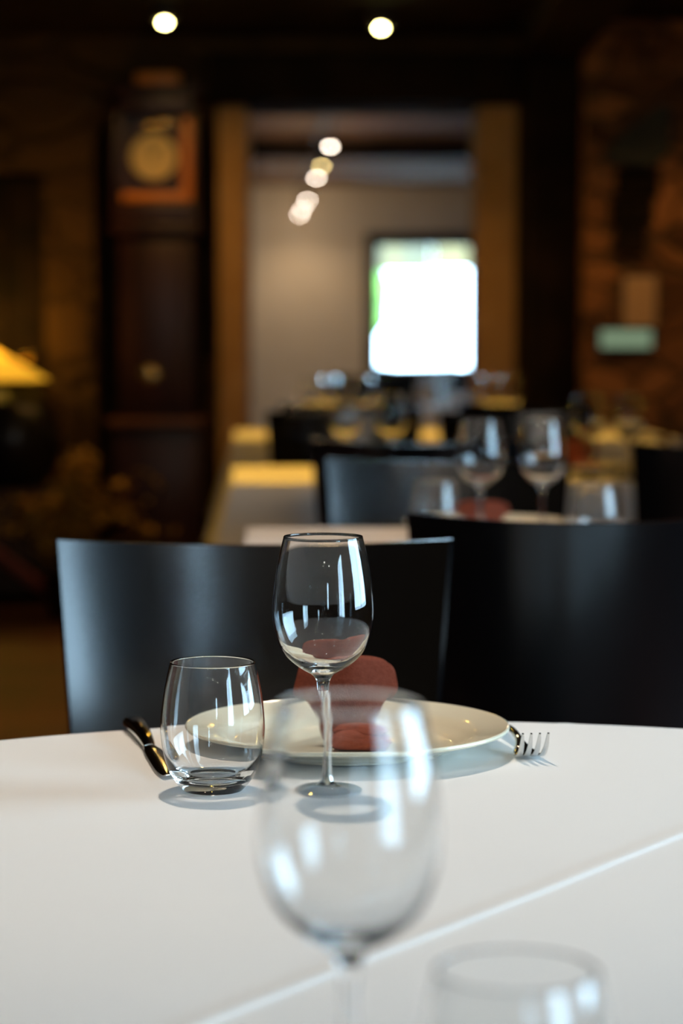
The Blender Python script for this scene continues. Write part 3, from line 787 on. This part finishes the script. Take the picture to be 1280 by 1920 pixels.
obj('cornice', bx(-0.075, 0.105, -0.17, 0.0, 2.155, 2.205, bev=0.01), M_clock_lit, ck)
obj('hood_top', bx(-0.20, 0.20, -0.17, 0.13, 2.12, 2.155, bev=0.008), M_clock, ck)
dl = obj('dial', lathe([(0, 0.006), (0.095, 0.006), (0.10, 0.0), (0, 0)], 48), M_dial, ck); dl.matrix_local = Matrix.Translation((-0.012, -0.03, 1.86)) @ Matrix.Rotation(PI / 2, 4, 'X')
bm = bmesh.new(); tube([(0, 0, 0.010), (0.03, 0.045, 0.010)], 0.003, 6, bm); tube([(0, 0, 0.010), (-0.02, 0.07, 0.010)], 0.0025, 6, bm)
obj('clock_hands', bm, M_black, dl)
bm = bmesh.new()
for (x, z, r) in ((-0.03, 1.99, 0.02), (0.02, 2.0, 0.028), (0.06, 2.01, 0.02)): box(bm, x - r, x + r, -0.045, -0.03, z - 0.018, z + 0.018, bev=0.006)
obj('brass_spandrels', bm, M_brass, ck)
obj('hood_glass', bx(-0.144, 0.114, -0.146, -0.143, 1.706, 2.039), M_pane, ck, False)

# ---------------------------------------------------------------- lamp, chest and dried plant at the left
cs_ = thing('low_chest', 'low dark wooden chest under the lamp at the left edge', 'chest', (-1.62, 9.86, 0))
obj('chest_body', bx(-0.42, 0.42, -0.30, 0.28, 0.04, 0.44, bev=0.006), M_dark, cs_)
obj('chest_top', bx(-0.44, 0.44, -0.32, 0.30, 0.44, 0.47, bev=0.006), M_dark, cs_)
for sx in (-1, 1):
    for sy in (-1, 1): obj('foot', bx(sx * 0.38 - 0.02, sx * 0.38 + 0.02, sy * 0.17 - 0.0, sy * 0.17 + 0.03, 0, 0.04), M_dark, cs_, False)
pot = tag(obj('round_pot', lathe(spline([(0.001, 0.003), (0.10, 0.003), (0.165, 0.05), (0.20, 0.17), (0.195, 0.25), (0.16, 0.34), (0.09, 0.385), (0.05, 0.395)], 6) + [(0.055, 0.405), (0.045, 0.405), (0.04, 0.39), (0.0, 0.38)], 48), M_urn), 'big round black pot on the chest below the glowing yellow lampshade', 'pot')
pot.location = (-1.36, 9.74, 0.472)
lp = thing('table_lamp', 'table lamp with glowing yellow conical shade at the left edge', 'lamp', (-1.53, 9.97, 0.472))
obj('lamp_base', lathe([(0, 0.0), (0.07, 0.0), (0.07, 0.015), (0.02, 0.03), (0.03, 0.12), (0.015, 0.2), (0.012, 0.50), (0.0, 0.50)], 32), M_urn, lp)
ms = bpy.data.materials.new('yellow_silk_shade'); ms.use_nodes = True; nt = ms.node_tree
b = nt.nodes['Principled BSDF']; b.inputs['Base Color'].default_value = (0.85, 0.5, 0.08, 1); b.inputs['Roughness'].default_value = 0.9
b.inputs['Emission Color'].default_value = (1.0, 0.52, 0.03, 1); b.inputs['Emission Strength'].default_value = 0.62
obj('lamp_shade', lathe([(0.05, 0.578), (0.285, 0.440), (0.283, 0.438), (0.048, 0.576)], 64, close=True), ms, lp)
bm = bmesh.new(); bmesh.ops.create_uvsphere(bm, u_segments=16, v_segments=10, radius=0.025)
o = obj('bulb', bm, emis('shade_bulb', (1, 0.6, 0.15), 6), lp); o.location = (0, 0, 0.535)
l = bpy.data.lights.new('bulb_light', 'POINT'); l.energy = 6; l.color = AMBER; l.shadow_soft_size = 0.03
lo = bpy.data.objects.new('bulb_light', l); C.objects.link(lo); lo.parent = lp; lo.location = (0, 0, 0.66)

pt = thing('dried_plant', 'bushy plant with yellow brown leaves on the floor left of the clock', 'plant', (-1.05, 9.12, 0))
obj('pot', lathe([(0, 0), (0.09, 0), (0.12, 0.16), (0.125, 0.18), (0.115, 0.18), (0.1, 0.15), (0, 0.15)], 32), M_urn, pt)
st, lf = bmesh.new(), bmesh.new()
for q in range(26):
    a = random.uniform(0, 2 * PI); rr = random.uniform(0.08, 0.36); hh = random.uniform(0.28, 0.62) * (1.05 - rr * 0.9)
    ex, ey = rr * math.cos(a) , rr * math.sin(a) * 0.6
    if ex < 0: ex *= 1.0
    pts = [(0.02 * math.cos(a), 0.02 * math.sin(a), 0.15), (ex * 0.35, ey * 0.35, 0.15 + hh * 0.55), (ex * 0.8, ey * 0.8, 0.15 + hh * 0.9), (ex * 1.1, ey * 1.1, 0.15 + hh * 0.82)]
    sp = spline(pts, 5); tube(sp, 0.003, 5, st)
    for k in range(15):
        p = Vector(sp[random.randrange(5, len(sp))]) + Vector([random.uniform(-0.03, 0.03) for _ in range(3)])
        L = random.uniform(0.035, 0.07); w = L * 0.36
        d = Vector([random.uniform(-1, 1) for _ in range(3)]).normalized(); s = d.cross(Vector((random.random(), random.random(), 1))).normalized(); nn = d.cross(s) * 0.004
        vq = [lf.verts.new(p), lf.verts.new(p + d * L * 0.5 + s * w + nn), lf.verts.new(p + d * L), lf.verts.new(p + d * L * 0.5 - s * w + nn)]
        mid = lf.verts.new(p + d * L * 0.5 - nn)
        for i in range(4): lf.faces.new((vq[i], vq[(i + 1) % 4], mid))
obj('stems', st, M_stem, pt); obj('foliage', lf, M_leaf, pt, False)
rl = tag(obj('wooden_rail', bx(-0.22, 0.22, -0.02, 0.02, -0.022, 0.022, bev=0.005), M_red), 'reddish wooden rail slanting down to the floor at the left edge', 'rail')
rl.location = (-1.36, 9.5, 0.185); rl.rotation_euler = (0, R_(38), 0)
